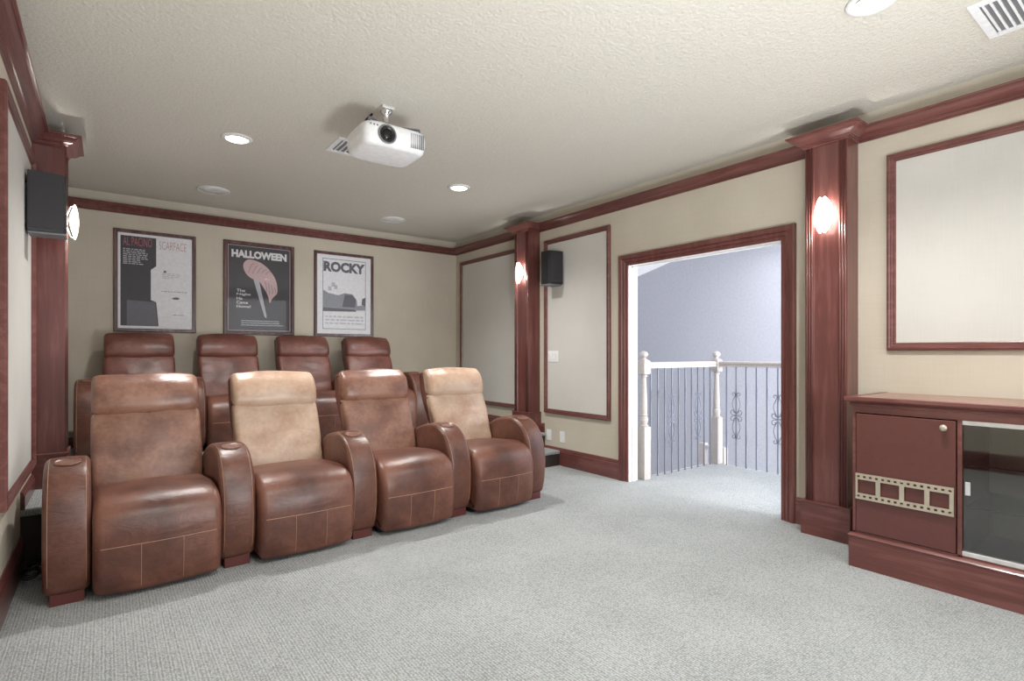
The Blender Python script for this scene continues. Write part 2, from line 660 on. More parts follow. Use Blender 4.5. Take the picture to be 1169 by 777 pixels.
wall_panel(XR, -1, 4.98, 6.32, 0.545, 2.44, 'tall framed fabric panel on the right wall, nearest the back corner')
wall_panel(XR, -1, 3.58, 4.55, 0.545, 2.44, 'tall framed fabric panel between the doorway and the far pilaster')
wall_panel(XR, -1, -0.55, 1.272, 1.216, 2.43, 'wide framed fabric panel on the wall above the media cabinet')
wall_panel(XL, 1, 3.30, 4.58, 0.485, 2.43, 'tall framed fabric panel on the left wall before the pilaster')

# ------------------------------------------------------------------ doorway
door = bpy.data.objects.new('door_1', None)
COL.objects.link(door)
door.location = (XR, (DY0 + DY1) / 2, 0)
struct(door)
hw = (DY1 - DY0) / 2
cas = [(0.0, 0), (0.0, 0.014), (0.010, 0.018), (0.022, 0.018), (0.027, 0.012), (0.034, 0.020), (0.052, 0.026), (0.058, 0.020), (0.066, 0.030), (0.090, 0.034), (0.100, 0.030), (0.103, 0)]
up = Vector((-1, 0, 0))
pts = [Vector((0, -hw, 0)), Vector((0, -hw, DZ)), Vector((0, hw, DZ)), Vector((0, hw, 0))]
s = (pts[1] - pts[0]).normalized().cross(up)
prof = cas if s.y < 0 else [(-a, b) for a, b in cas]
bm = bmesh.new()
sweep(bm, pts, prof, up)
link('casing', bm, M['wood'], door)
# white jamb lining with a stop bead
bm = bmesh.new()
for sy in (-1, 1):
    box(bm, -0.002, WT + 0.004, sy * hw, sy * (hw + 0.02), 0, DZ + 0.02)
    box(bm, 0.045, 0.08, sy * (hw - 0.012), sy * hw, 0, DZ)
box(bm, -0.002, WT + 0.004, -hw - 0.02, hw + 0.02, DZ, DZ + 0.02)
box(bm, 0.045, 0.08, -hw, hw, DZ - 0.012, DZ)
link('jamb', bm, M['white'], door)
bm = bmesh.new()
box(bm, 0.015, 0.04, hw - 0.002, hw, 0.92, 0.99)
link('strike_plate', bm, M['alu'], door)
# foyer-side white casing
bm = bmesh.new()
sweep(bm, [Vector((WT, -hw - 0.004, 0)), Vector((WT, -hw - 0.004, DZ + 0.004)), Vector((WT, hw + 0.004, DZ + 0.004)), Vector((WT, hw + 0.004, 0))],
      [(a * (1 if True else 1) * 0.6, b * 0.4) for a, b in cas] if True else cas, Vector((1, 0, 0)))
# choose outward side
me_test = [v.co.z for v in bm.verts]
if max(me_test) < DZ + 0.03:
    bm.free()
    bm = bmesh.new()
    sweep(bm, [Vector((WT, -hw - 0.004, 0)), Vector((WT, -hw - 0.004, DZ + 0.004)), Vector((WT, hw + 0.004, DZ + 0.004)), Vector((WT, hw + 0.004, 0))],
          [(-a * 0.6, b * 0.4) for a, b in cas], Vector((1, 0, 0)))
link('foyer_casing', bm, M['white'], door)

# ------------------------------------------------------------------ foyer beyond the doorway
LX, LY = 5.36, 3.40      # landing edges
FXW = 7.5
struct(link('floor_landing', boxes([(XR + WT, LX, 0.2, LY, -0.3, 0.0)]), M['carpet']))
bm = boxes([(LX, LX + 0.02, 0.2, LY + 0.02, -0.32, -0.004), (XR + WT, LX, LY, LY + 0.02, -0.32, -0.004)])
struct(link('trim_2', bm, M['white']))
struct(link('floor_lower_hall', boxes([(XR + WT, FXW, -3.0, 9.0, -3.12, -3.0)]), M['newel']))
struct(link('wall_foyer_far', boxes([(FXW, FXW + 0.1, -3.1, 9.1, -3, 3.2)]), M['lavender']))
struct(link('wall_foyer_end', boxes([(XR + WT, FXW, 9.0, 9.1, -3, 3.2)]), M['lavender']))
# window wall of the foyer: piers with open window bays
bm = boxes([(XR + WT, 4.5, -2.6, -2.5, -3, 3.2), (7.3, FXW, -2.6, -2.5, -3, 3.2), (4.5, 7.3, -2.6, -2.5, 2.65, 3.2), (4.5, 7.3, -2.6, -2.5, -3, -1.6), (5.86, 5.94, -2.6, -2.5, -1.6, 2.65)])
struct(link('wall_foyer_window', bm, M['fwhite']))
# ceiling with a slope past y = 5.49
bm = bmesh.new()
sec = [(-2.6, 2.73), (5.49, 2.73), (9.0, 1.90), (9.0, 2.0), (5.49, 2.83), (-2.6, 2.83)]
a = [bm.verts.new((XR + WT, y, zz)) for y, zz in sec]
b = [bm.verts.new((FXW, y, zz)) for y, zz in sec]
for i in range(6):
    bm.faces.new((a[i], a[(i + 1) % 6], b[(i + 1) % 6], b[i]))
bm.faces.new(a[::-1])
bm.faces.new(b)
struct(link('ceiling_foyer', bm, M['fwhite']))


def newel_bm(bm, x, y):
    s = 0.046
    box(bm, x - s, x + s, y - s, y + s, 0, 0.50, bev=0.004)
    prof = [(0.040, 0.50), (0.044, 0.505), (0.044, 0.515), (0.030, 0.52), (0.034, 0.535), (0.040, 0.56), (0.038, 0.585), (0.028, 0.60), (0.036, 0.606), (0.036, 0.615), (0.030, 0.622),
            (0.033, 0.66), (0.031, 0.75), (0.026, 0.88), (0.022, 0.97), (0.034, 0.975), (0.034, 0.985), (0.024, 0.992), (0.036, 1.0)]
    lathe(bm, prof, x, y, 0, 20)
    box(bm, x - s, x + s, y - s, y + s, 1.0, 1.13, bev=0.008)
    prof = [(0.040, 1.13), (0.042, 1.138), (0.022, 1.145), (0.018, 1.155), (0.024, 1.162), (0.036, 1.172), (0.042, 1.185), (0.040, 1.198), (0.028, 1.212), (0.012, 1.22), (0.001, 1.222)]
    lathe(bm, prof, x, y, 0, 20)
    return bm


def baluster_bm():
    bm = bmesh.new()
    for z0, z1 in ((0, 0.24), (0.36, 0.72), (0.84, 1.06)):
        box(bm, -0.006, 0.006, -0.006, 0.006, z0, z1)
    for z0 in (0.24, 0.72):      # twisted lengths
        n = 40
        rings = []
        for i in range(n + 1):
            a = i / n * PI * 4
            rings.append([bm.verts.new((0.0095 * math.cos(a + k * PI / 2), 0.0095 * math.sin(a + k * PI / 2), z0 + 0.12 * i / n)) for k in range(4)])
        for p, q in zip(rings, rings[1:]):
            for k in range(4):
                bm.faces.new((p[k], p[(k + 1) % 4], q[(k + 1) % 4], q[k]))
    return bm


def scroll_paths():
    """one wrought scroll panel centred on z=0.54: list of (t, z) polylines, mirrored sideways and up-down"""
    out = []
    for sz in (-1, 1):
        for st in (-1, 1):
            # belly from centre outwards and back to the bar, ending in a curl
            p = []
            for i in range(17):
                u = i / 16
                p.append((st * (0.010 + 0.034 * math.sin(PI * u) ** 1.2), 0.54 + sz * (0.02 + 0.20 * u)))
            # end curl outwards
            for i in range(1, 15):
                a = i / 14 * PI * 1.5
                r = 0.020 * (1 - 0.45 * i / 14)
                p.append((st * (0.030 - r * math.cos(a) * 1.0 - 0.0), 0.54 + sz * (0.225 + r * math.sin(a) * 1.0)))
            out.append(p)
            # side curl at the middle
            q = []
            for i in range(19):
                a = -PI / 2 + i / 18 * PI * 1.7
                r = 0.028 * (1 - 0.5 * i / 18)
                q.append((st * (0.040 + r * math.cos(a) * 0.95), 0.54 + sz * (0.036 + r * math.sin(a))))
            q.insert(0, (st * 0.012, 0.54 + sz * 0.004))
            out.append(q)
    return out


SC = scroll_paths()


def railing(name, label, origin, axis, count, sp, first, length, scroll_idx, newels, rail0, rail1):
    t = empty(name, label, 'railing', origin, 0)
    rz = 0 if axis == 'x' else PI / 2

    def P(s_, z_, off=0):
        return (s_, off, z_) if axis == 'x' else (off, -s_, z_)
    bm = bmesh.new()
    prof = [(-0.03, 1.055), (-0.03, 1.07), (-0.022, 1.078), (-0.032, 1.092), (-0.026, 1.108), (0, 1.114), (0.026, 1.108), (0.032, 1.092), (0.022, 1.078), (0.03, 1.07), (0.03, 1.055)]
    sweep(bm, [P(rail0, 0), P(rail1, 0)], prof, (0, 0, 1))
    link('handrail', bm, M['newel'], t)
    for s_ in newels:
        bm = bmesh.new()
        x, y, _ = P(s_, 0)
        newel_bm(bm, x, y)
        o = link('newel_post', bm, M['newel'], t, smooth=False)
    src = None
    for i in range(count):
        if src is None:
            o = link('baluster', baluster_bm(), M['iron'], t)
            src = o
        else:
            o = src.copy()
            COL.objects.link(o)
            o.parent = t
        o.location = P(first + i * sp, 0)
        if i in scroll_idx:
            bm = bmesh.new()
            for p in SC:
                if axis == 'x':
                    tube(bm, [(u, 0, v) for u, v in p], 0.0045, 6)
                else:
                    tube(bm, [(0, u, v) for u, v in p], 0.0045, 6)
            g = link('scrollwork', bm, M['iron'], o, smooth=True)
    return t


railing('stair_railing', 'pale railing with grey iron balusters running away from the doorway jamb', (4.11, 3.352, 0), 'x', 10, 0.111, 0.10, 1.2, (3, 7), (0.0, 1.22), 0.04, 1.18)
railing('stair_railing', 'pale railing with grey iron balusters crossing behind the doorway, right of the corner post', (5.33, 3.352, 0), 'y', 22, 0.111, 0.12, 1.2, (1, 5, 9, 13, 17, 21), (), 0.052, 2.75)
# short lower railing of the stair flight seen through the balusters
t = empty('lower_stair_railing', 'short pale lower stair rail seen low between the iron balusters', 'railing', (6.19, 4.08, -1.2))
link('newel_post', boxes([(-0.04, 0.04, -0.04, 0.04, -1.8, 1.24)], bev=0.006), M['newel'], t)
link('newel_post', boxes([(-0.04, 0.04, -0.32, -0.24, -1.8, 1.22)], bev=0.006), M['newel'], t)
link('handrail', boxes([(-0.03, 0.03, -0.24, -0.04, 1.17, 1.22)], bev=0.006), M['newel'], t)


# ------------------------------------------------------------------ leather recliners
def catmull(pts, n):
    m = len(pts)
    out = []
    for i in range(m):
        p0, p1, p2, p3 = (Vector(pts[(i + k - 1) % m]) for k in range(4))
        for j in range(n):
            t = j / n
            out.append(0.5 * ((2 * p1) + (-p0 + p2) * t + (2 * p0 - 5 * p1 + 4 * p2 - p3) * t * t + (-p0 + 3 * p1 - 3 * p2 + p3) * t ** 3))
    return out


class Puff:
    """upholstered body: closed (y,z) outline carried across a width, edges rolled over, faces filled out"""

    def __init__(self, outline, w, r, bulge=0.01, sub=5, amp=0.003, seed=0.0, freq=6.0, smooth=True, taper=None):
        self.p = catmull([Vector((a, b)) for a, b in outline], sub)
        n = len(self.p)
        area_ = sum(self.p[i].x * self.p[(i + 1) % n].y - self.p[(i + 1) % n].x * self.p[i].y for i in range(n))
        sg = 1 if area_ > 0 else -1
        self.nrm = []
        for i in range(n):
            d = (self.p[(i + 1) % n] - self.p[i - 1]).normalized()
            self.nrm.append(Vector((d.y, -d.x)) * sg)
        self.w, self.r, self.b, self.amp, self.seed, self.freq = w, r, bulge, amp, seed, freq
        self.taper = taper

    def xs(self):
        k = 5
        out = []
        for i in range(k + 1):
            a = i / k * PI / 2
            out.append((-self.w / 2 + self.r * (1 - math.sin(a)), self.r * (1 - math.cos(a))))
        out = out[::-1]
        m = 12
        inner = self.w - 2 * self.r
        mid = [(-inner / 2 + inner * i / m, 0.0) for i in range(1, m)]
        return out + mid + [(-x, i_) for x, i_ in out[::-1]]

    def pos(self, x, k, inset=None):
        if inset is None:
            e = self.w / 2 - abs(x)
            inset = 0 if e >= self.r else self.r - math.sqrt(max(0, self.r ** 2 - (self.r - e) ** 2))
        q = (2 * x / self.w)
        b = self.b * (1 - q * q)
        p = self.p[k % len(self.p)]
        nn = self.nrm[k % len(self.p)]
        v = Vector((x, p.x, p.y))
        nz = noise.noise(v * self.freq + Vector((self.seed, self.seed * 1.7, 0))) * self.amp if self.amp else 0
        d = b - inset + nz
        y, z_ = p.x + nn.x * d, p.y + nn.y * d
        if self.taper:
            x = x * self.taper(z_)
        return Vector((x, y, z_))

    def bm(self):
        bm = bmesh.new()
        rings = []
        xs = self.xs()
        n = len(self.p)
        for x, ins in xs:
            rings.append([bm.verts.new(self.pos(x, k, ins)) for k in range(n)])
        for a, b in zip(rings, rings[1:]):
            for k in range(n):
                bm.faces.new((a[k], a[(k + 1) % n], b[(k + 1) % n], b[k]))
        bm.faces.new(rings[0][::-1])
        bm.faces.new(rings[-1])
        return bm

    def seam_across(self, k, x0, x1, lift=0.001, n=24):
        nn = self.nrm[k]
        return [self.pos(x0 + (x1 - x0) * i / n, k) + Vector((0, nn.x, nn.y)) * lift for i in range(n + 1)]

    def seam_along(self, x, k0, k1, lift=0.001):
        out = []
        for k in range(k0, k1 + 1):
            nn = self.nrm[k % len(self.p)]
            out.append(self.pos(x, k) + Vector((0, nn.x, nn.y)) * lift)
        return out

    def nearest(self, y, z_):
        return min(range(len(self.p)), key=lambda k: (self.p[k].x - y) ** 2 + (self.p[k].y - z_) ** 2)


PITCH = 0.741
ARM_W = 0.184
SEAT_W = 0.553
arm_outline = [(0.03, 0.052), (-0.012, 0.10), (-0.034, 0.19), (-0.040, 0.30), (-0.032, 0.40), (-0.005, 0.495), (0.045, 0.575), (0.12, 0.632), (0.21, 0.656), (0.31, 0.655), (0.42, 0.630),
               (0.52, 0.585), (0.585, 0.53), (0.60, 0.46), (0.60, 0.30), (0.60, 0.12), (0.59, 0.056), (0.45, 0.05), (0.25, 0.05)]
seat_outline = [(-0.080, 0.040), (-0.092, 0.075), (-0.102, 0.13), (-0.108, 0.19), (-0.110, 0.25), (-0.110, 0.31), (-0.102, 0.365), (-0.080, 0.415), (-0.040, 0.452), (0.02, 0.475), (0.10, 0.486), (0.2, 0.482), (0.34, 0.470), (0.46, 0.455), (0.50, 0.42), (0.50, 0.33), (0.48, 0.20), (0.40, 0.06), (0.25, 0.034), (0.05, 0.032), (-0.05, 0.032)]


def lean(z_):
    return 0.452 + (z_ - 0.45) * 0.335


def back_outline(z0, z1, puffy, thick=0.10):
    pts = []
    m = 7
    for i in range(m + 1):
        u = i / m
        z_ = z0 + (z1 - z0) * u
        pts.append((lean(z_) - puffy * math.sin(PI * u) ** 0.6 + 0.006, z_))
    pts.append((lean(z1) + 0.03, z1 + 0.016))
    pts.append((lean(z1) + thick * 0.8, z1 + 0.01))
    for i in range(4):
        u = i / 3
        z_ = z1 - 0.02 + (z0 + 0.02 - (z1 - 0.02)) * u
        pts.append((lean(z_) + thick, z_))
    pts.append((lean(z0) + 0.04, z0 - 0.004))
    return pts


def make_arm(t, sx, seed):
    a = Puff(arm_outline, ARM_W, 0.026, 0.006, 4, 0.003, seed)
    bm = a.bm()
    o = link('armrest', bm, M['leather'], t, smooth=True)
    o.location = (sx, 0, 0)
    k0, k1 = a.nearest(-0.012, 0.10), a.nearest(0.52, 0.585)
    bm = bmesh.new()
    for s in (-1, 1):
        tube(bm, a.seam_along(s * (ARM_W / 2 - 0.020), min(k0, k1), max(k0, k1), 0.0002), 0.0012, 5)
    link('stitching', bm, M['stitch'], o, smooth=True)
    # oval leather cap let into the crest of the arm
    bm = bmesh.new()
    kc = a.nearest(0.16, 0.645)
    ctr = a.pos(0, kc)
    nn = a.nrm[kc]
    up_ = Vector((0, nn.x, nn.y))
    al = Vector((0, -nn.y, nn.x))
    sd = Vector((1, 0, 0))
    rings = []
    for rr, h in ((1.0, 0.000), (0.97, 0.005), (0.90, 0.006), (0.86, 0.003), (0.5, 0.003), (0.02, 0.003)):
        rings.append([bm.verts.new(ctr + sd * (0.056 * rr * math.cos(q * PI / 16)) + al * (0.040 * rr * math.sin(q * PI / 16)) + up_ * h) for q in range(32)])
    for p_, q_ in zip(rings, rings[1:]):
        for k in range(32):
            bm.faces.new((p_[k], p_[(k + 1) % 32], q_[(k + 1) % 32], q_[k]))
    bm.faces.new(rings[-1])
    c = link('arm_cap', bm, M['leather_mid'], o, smooth=True)
    bm = boxes([(sx - 0.065, sx + 0.065, 0.005, 0.09, 0.0, 0.058)], bev=0.003)
    link('foot', bm, M['foot'], t)
    bm = boxes([(sx - 0.065, sx + 0.065, 0.48, 0.56, 0.0, 0.058)], bev=0.003)
    link('foot', bm, M['foot'], t)


def make_recliner(label, group, left_arm, back_mat, seed, head_mat=None, wrinkle=0.008):
    t = empty('recliner', label, 'recliner', (0, 0, 0), 0, group)
    seat = Puff(seat_outline, SEAT_W, 0.040, 0.014, 5, 0.004, seed)
    so = link('seat', seat.bm(), M['leather'], t, smooth=True)
    bm = bmesh.new()
    kt = seat.nearest(-0.110, 0.266)
    tube(bm, seat.seam_across(kt, -SEAT_W / 2 + 0.012, SEAT_W / 2 - 0.012, 0.0), 0.0014, 5)
    kb = seat.nearest(-0.085, 0.05)
    for x in (-0.085, 0.095):
        k0, k1 = sorted((kb, kt))
        tube(bm, seat.seam_along(x, k0, k1, 0.0), 0.0010, 5)
    link('stitching', bm, M['stitch'], so, smooth=True)
    taper = lambda z_: 1.0 - max(0, z_ - 0.75) * 0.05
    lower = Puff(back_outline(0.435, 0.838, 0.016), SEAT_W - 0.002, 0.030, 0.016, 4, wrinkle, seed + 7, 9.0, taper=taper)
    link('back_cushion', lower.bm(), back_mat, t, smooth=True)
    head = Puff(back_outline(0.848, 1.045, 0.044), SEAT_W - 0.002, 0.036, 0.016, 4, wrinkle, seed + 11, 9.0, taper=taper)
    link('headrest', head.bm(), head_mat or back_mat, t, smooth=True)
    # shell behind the cushions
    sh = [(lean(0.40) + 0.075, 0.36), (lean(0.6) + 0.070, 0.6), (lean(0.85) + 0.070, 0.85), (lean(1.0) + 0.075, 1.0), (lean(1.035) + 0.09, 1.035), (lean(1.03) + 0.14, 1.03), (lean(1.0) + 0.16, 0.99), (lean(0.8) + 0.17, 0.8), (0.60, 0.55), (0.585, 0.34)]
    shell = Puff(sh, SEAT_W - 0.006, 0.022, 0.004, 4, 0.002, seed + 5, taper=taper)
    link('back_shell', shell.bm(), M['leather'], t, smooth=True)
    bm = boxes([(-SEAT_W / 2 + 0.03, SEAT_W / 2 - 0.03, 0.03, 0.56, 0.0, 0.24)])
    link('base', bm, M['black'], t)
    make_arm(t, PITCH / 2, seed + 20)
    if left_arm:
        make_arm(t, -PITCH / 2, seed + 30)
    return t


G1 = 'leather recliners in the front row on the carpet'
G2 = 'leather recliners in the back row on the platform'
RA = math.radians(1.6)
front = [('brown leather recliner at the left end of the front row', True, M['leather_mid'], 1.0),
         ('front row recliner with an evenly faded tan back, second from left', False, M['leather_tan'], 2.3),
         ('front row recliner with a brown back, between two recliners with tan backs', False, M['leather_mid'], 4.1),
         ('front row recliner with faded tan back, at the right end nearest the doorway', False, M['leather_tan'], 6.2)]
for i, (lab, la, bmt, sd) in enumerate(front):
    r = make_recliner(lab, G1, la, bmt, sd)
    cx = -0.146 + PITCH * (i + 0.5)
    r.location = (cx, 3.335 + (cx + 0.154) * math.tan(RA), 0)
    r.rotation_euler = (0, 0, RA)
back = [('reddish brown recliner at the left end of the back row, below the half black poster', True, 8.0),
        ('reddish brown back row recliner, second from left, below the left edge of the dark poster', False, 9.1),
        ('reddish brown back row recliner, third from left, below the gap before the ROCKY poster', False, 10.7),
        ('reddish brown recliner at the right end of the back row, below the ROCKY poster corner', False, 12.9)]
for i, (lab, la, sd) in enumerate(back):
    r = make_recliner(lab, G2, la, M['leather_red'], sd)
    cx = -0.11 + PITCH * (i + 0.5)
    r.location = (cx, 5.49, PH)


# ------------------------------------------------------------------ posters
def text_bm(body, size, w_target, h_target, bold=0.0):
    cu = bpy.data.curves.new('lettering', 'FONT')
    cu.body = body
    cu.size = size
    cu.offset = bold
    cu.align_x = 'LEFT'
    cu.resolution_u = 3
    ob = bpy.data.objects.new('tmp', cu)
    COL.objects.link(ob)
    dg = bpy.context.evaluated_depsgraph_get()
    me = bpy.data.meshes.new_from_object(ob.evaluated_get(dg))
    bm = bmesh.new()
    bm.from_mesh(me)
    bpy.data.objects.remove(ob, do_unlink=True)
    bpy.data.meshes.remove(me)
    xs = [v.co.x for v in bm.verts]
    ys = [v.co.y for v in bm.verts]
    x0, x1, y0, y1 = min(xs), max(xs), min(ys), max(ys)
    for v in bm.verts:
        v.co = Vector(((v.co.x - x0) / (x1 - x0) * w_target, (v.co.y - y0) / (y1 - y0) * h_target, 0))
    return bm


def flat_to_wall(bm, x, z_, y):
    for v in bm.verts:
        v.co = Vector((v.co.x + x, y, v.co.y + z_))
    return bm


def poly_plate(bm, pts, y, th=0.0008):
    a = [bm.verts.new((p[0], y, p[1])) for p in pts]
    bm.faces.new(a)
    return bm


def lettering(t, name, body, x, z_, w, h, mat, y, bold=0.0):
    bm = text_bm(body, 1.0, w, h, bold)
    flat_to_wall(bm, x, z_, y)
    return link(name, bm, mat, t)


def lines(t, name, x0, x1, z0, z1, rows, mat, y, ragged=0.25, word=0.03):
    bm = bmesh.new()
    st_ = (z1 - z0) / rows
    for r in range(rows):
        zz = z1 - (r + 0.5) * st_
        x = x0
        end = x1 - random.random() * ragged * (x1 - x0)
        while x < end:
            w = word * random.uniform(0.5, 1.4)
            xe = min(x + w, x1)
            poly_plate(bm, [(x, zz - st_ * 0.22), (xe, zz - st_ * 0.22), (xe, zz + st_ * 0.22), (x, zz + st_ * 0.22)], y)
            x += w + word * 0.25
    return link(name, bm, mat, t)


pf = [(0, 0), (0, 0.018), (0.006, 0.026), (0.014, 0.026), (0.018, 0.020), (0.028, 0.020), (0.034, 0.014), (0.034, 0)]


def poster(label, x0, x1, z0, z1, paper):
    w, h = x1 - x0, z1 - z0
    t = empty('framed_poster', label, 'poster', ((x0 + x1) / 2, YB, z0), 0, 'framed film posters on the back wall')
    up_ = Vector((0, -1, 0))
    pts = [Vector((-w / 2, 0, 0)), Vector((w / 2, 0, 0)), Vector((w / 2, 0, h)), Vector((-w / 2, 0, h))]
    s_ = (pts[1] - pts[0]).normalized().cross(up_)
    prof = pf if s_.z > 0 else [(-a_, b_) for a_, b_ in pf]
    bm = bmesh.new()
    sweep(bm, pts, prof, up_, closed=True)
    link('frame', bm, M['frame'], t)
    link('backing_sheet', boxes([(-w / 2 + 0.03, w / 2 - 0.03, -0.006, 0, 0.03, h - 0.03)]), paper, t)
    return t, w, h


Y1, Y2, Y3 = -0.0068, -0.0075, -0.0082
# 1: half black, half white
t, w, h = poster('framed poster, half black and half white, with thin red capital title', 0.062, 0.752, 1.410, 2.408, M['mat_white'])
iw, ih = w / 2 - 0.055, h
bm = bmesh.new()
poly_plate(bm, [(-iw, 0.06), (0.02, 0.06), (-0.0, 0.30), (-0.045, 0.32), (-0.045, 0.62), (0.0, 0.66), (0.0, ih - 0.06), (-iw, ih - 0.06)], Y1)
link('print', bm, M['ink'], t)
bm = bmesh.new()
poly_plate(bm, [(-0.24, 0.065), (0.01, 0.065), (-0.01, 0.30), (-0.24, 0.31)], Y2)
link('print_patch', bm, M['ink_grey'], t)
bm = bmesh.new()
poly_plate(bm, [(0.15, 0.335), (0.19, 0.335), (0.20, 0.35), (0.18, 0.36), (0.15, 0.355), (0.13, 0.345)], Y2)
poly_plate(bm, [(0.06, 0.60), (0.085, 0.60), (0.085, 0.62), (0.065, 0.625)], Y2)
link('print_marks', bm, M['ink_grey'], t)
lettering(t, 'title_lettering', 'AL PACINO', -iw + 0.02, ih - 0.155, 0.235, 0.085, M['ink_red'], Y3, -0.004)
lettering(t, 'title_lettering', 'SCARFACE', 0.025, ih - 0.165, 0.235, 0.08, M['ink_red'], Y3, -0.02)
lines(t, 'small_print', -iw + 0.02, -0.07, ih - 0.34, ih - 0.18, 9, M['ink_light'], Y3, 0.4)
lines(t, 'small_print', 0.05, 0.24, 0.54, 0.60, 4, M['ink_light'], Y3, 0.5)
lines(t, 'small_print', 0.04, 0.27, 0.405, 0.42, 1, M['ink_mid'], Y3, 0.0)
lines(t, 'small_print', 0.14, 0.25, 0.17, 0.185, 1, M['ink_mid'], Y3, 0.1)
# 2: dark poster
t, w, h = poster('framed dark poster with white title and a pale curved shape, middle of the three', 1.006, 1.734, 1.402, 2.418, M['ink'])
bm = bmesh.new()
box(bm, -w / 2 + 0.045, w / 2 - 0.045, -0.0067, -0.006, 0.045, h - 0.045)
link('print_border', bm, M['ink_pink'], t)
link('print', boxes([(-w / 2 + 0.050, w / 2 - 0.050, -0.0074, -0.0067, 0.050, h - 0.050)]), M['ink'], t)
bm = bmesh.new()   # plain curved shape
ou = [(-0.15, 0.68), (-0.17, 0.76), (-0.13, 0.82), (-0.05, 0.82), (0.04, 0.78), (0.12, 0.70), (0.17, 0.60), (0.18, 0.48), (0.15, 0.44), (0.12, 0.40), (0.10, 0.36), (0.08, 0.44), (0.04, 0.52), (-0.02, 0.60), (-0.09, 0.62)]
c_ = catmull(ou, 4)
poly_plate(bm, [(p.x, p.y) for p in c_], Y3)
link('print_shape', bm, M['ink_pink'], t)
bm = bmesh.new()
poly_plate(bm, [(-0.07, 0.62), (-0.01, 0.60), (0.07, 0.20), (0.055, 0.19), (0.04, 0.22)], Y3 - 0.0004)
link('print_shape', bm, M['ink_light'], t)
bm = bmesh.new()
for i in range(5):
    xx = -0.12 + i * 0.045
    tube(bm, [(xx, Y3 - 0.001, 0.68), (xx + 0.03, Y3 - 0.001, 0.76 - i * 0.012), (xx + 0.055, Y3 - 0.001, 0.79 - i * 0.022)], 0.002, 4)
for i in range(4):
    xx = 0.05 + i * 0.032
    tube(bm, [(xx, Y3 - 0.001, 0.60 - i * 0.02), (xx + 0.018, Y3 - 0.001, 0.52 - i * 0.01), (xx + 0.012, Y3 - 0.001, 0.44 + i * 0.01)], 0.002, 4)
link('print_strokes', bm, M['ink_grey'], t)
lettering(t, 'title_lettering', 'HALLOWEEN', -0.285, 0.838, 0.565, 0.085, M['ink_white'], Y3, 0.055)
for i, wd in enumerate(['The', 'Night', 'He', 'Came', 'Home!']):
    lettering(t, 'tagline_lettering', wd, -0.235, 0.465 - i * 0.043, 0.028 * len(wd), 0.032, M['ink_white'], Y3, 0.015)
lines(t, 'small_print', -0.19, 0.24, 0.095, 0.165, 3, M['ink_light'], Y3, 0.15)
link('picture_glass', boxes([(-w / 2 + 0.03, w / 2 - 0.03, -0.0135, -0.012, 0.03, h - 0.03)]), M['picglass'], t)
# 3: grey landscape poster
t, w, h = poster('framed white poster with big dark block title over a grey photo, rightmost of the three', 1.958, 2.688, 1.400, 2.412, M['mat_white'])
iw = w / 2 - 0.10
bm = bmesh.new()
for (a0, a1, b0, b1) in ((-iw, iw, h - 0.086, h - 0.080), (-iw, iw, 0.09, 0.096), (-iw, -iw + 0.006, 0.09, h - 0.08), (iw - 0.006, iw, 0.09, h - 0.08)):
    poly_plate(bm, [(a0, b0), (a1, b0), (a1, b1), (a0, b1)], Y1)
link('print_border', bm, M['ink_grey'], t)
bm = bmesh.new()
poly_plate(bm, [(-iw, 0.30), (iw, 0.33), (iw, 0.40), (0.16, 0.38), (0.15, 0.45), (0.10, 0.52), (0.0, 0.53), (-0.08, 0.50), (-0.2, 0.52), (-iw, 0.56)], Y2)
link('print', bm, M['ink_mid'], t)
bm = bmesh.new()
poly_plate(bm, [(-iw, 0.30), (0.15, 0.31), (0.12, 0.335), (-iw, 0.345)], Y3)
poly_plate(bm, [(-0.03, 0.36), (0.13, 0.36), (0.14, 0.46), (0.09, 0.51), (0.0, 0.51)], Y3)
poly_plate(bm, [(0.21, 0.40), (iw - 0.006, 0.38), (iw - 0.006, 0.49), (0.22, 0.47)], Y3)
link('print_patch', bm, M['ink_grey'], t)
bm = bmesh.new()
for (x_, z_) in ((-0.2, 0.55), (-0.16, 0.60), (-0.13, 0.57)):
    poly_plate(bm, [(x_, z_), (x_ + 0.04, z_), (x_ + 0.04, z_ + 0.05), (x_, z_ + 0.05)], Y2)
link('print_marks', bm, M['ink_light'], t)
lettering(t, 'title_lettering', 'ROCKY', -iw + 0.01, 0.775, 2 * iw - 0.02, 0.125, M['ink_grey'], Y3, 0.055)
lines(t, 'small_print', -iw + 0.03, iw - 0.03, 0.14, 0.26, 3, M['ink_light'], Y2, 0.2, 0.06)


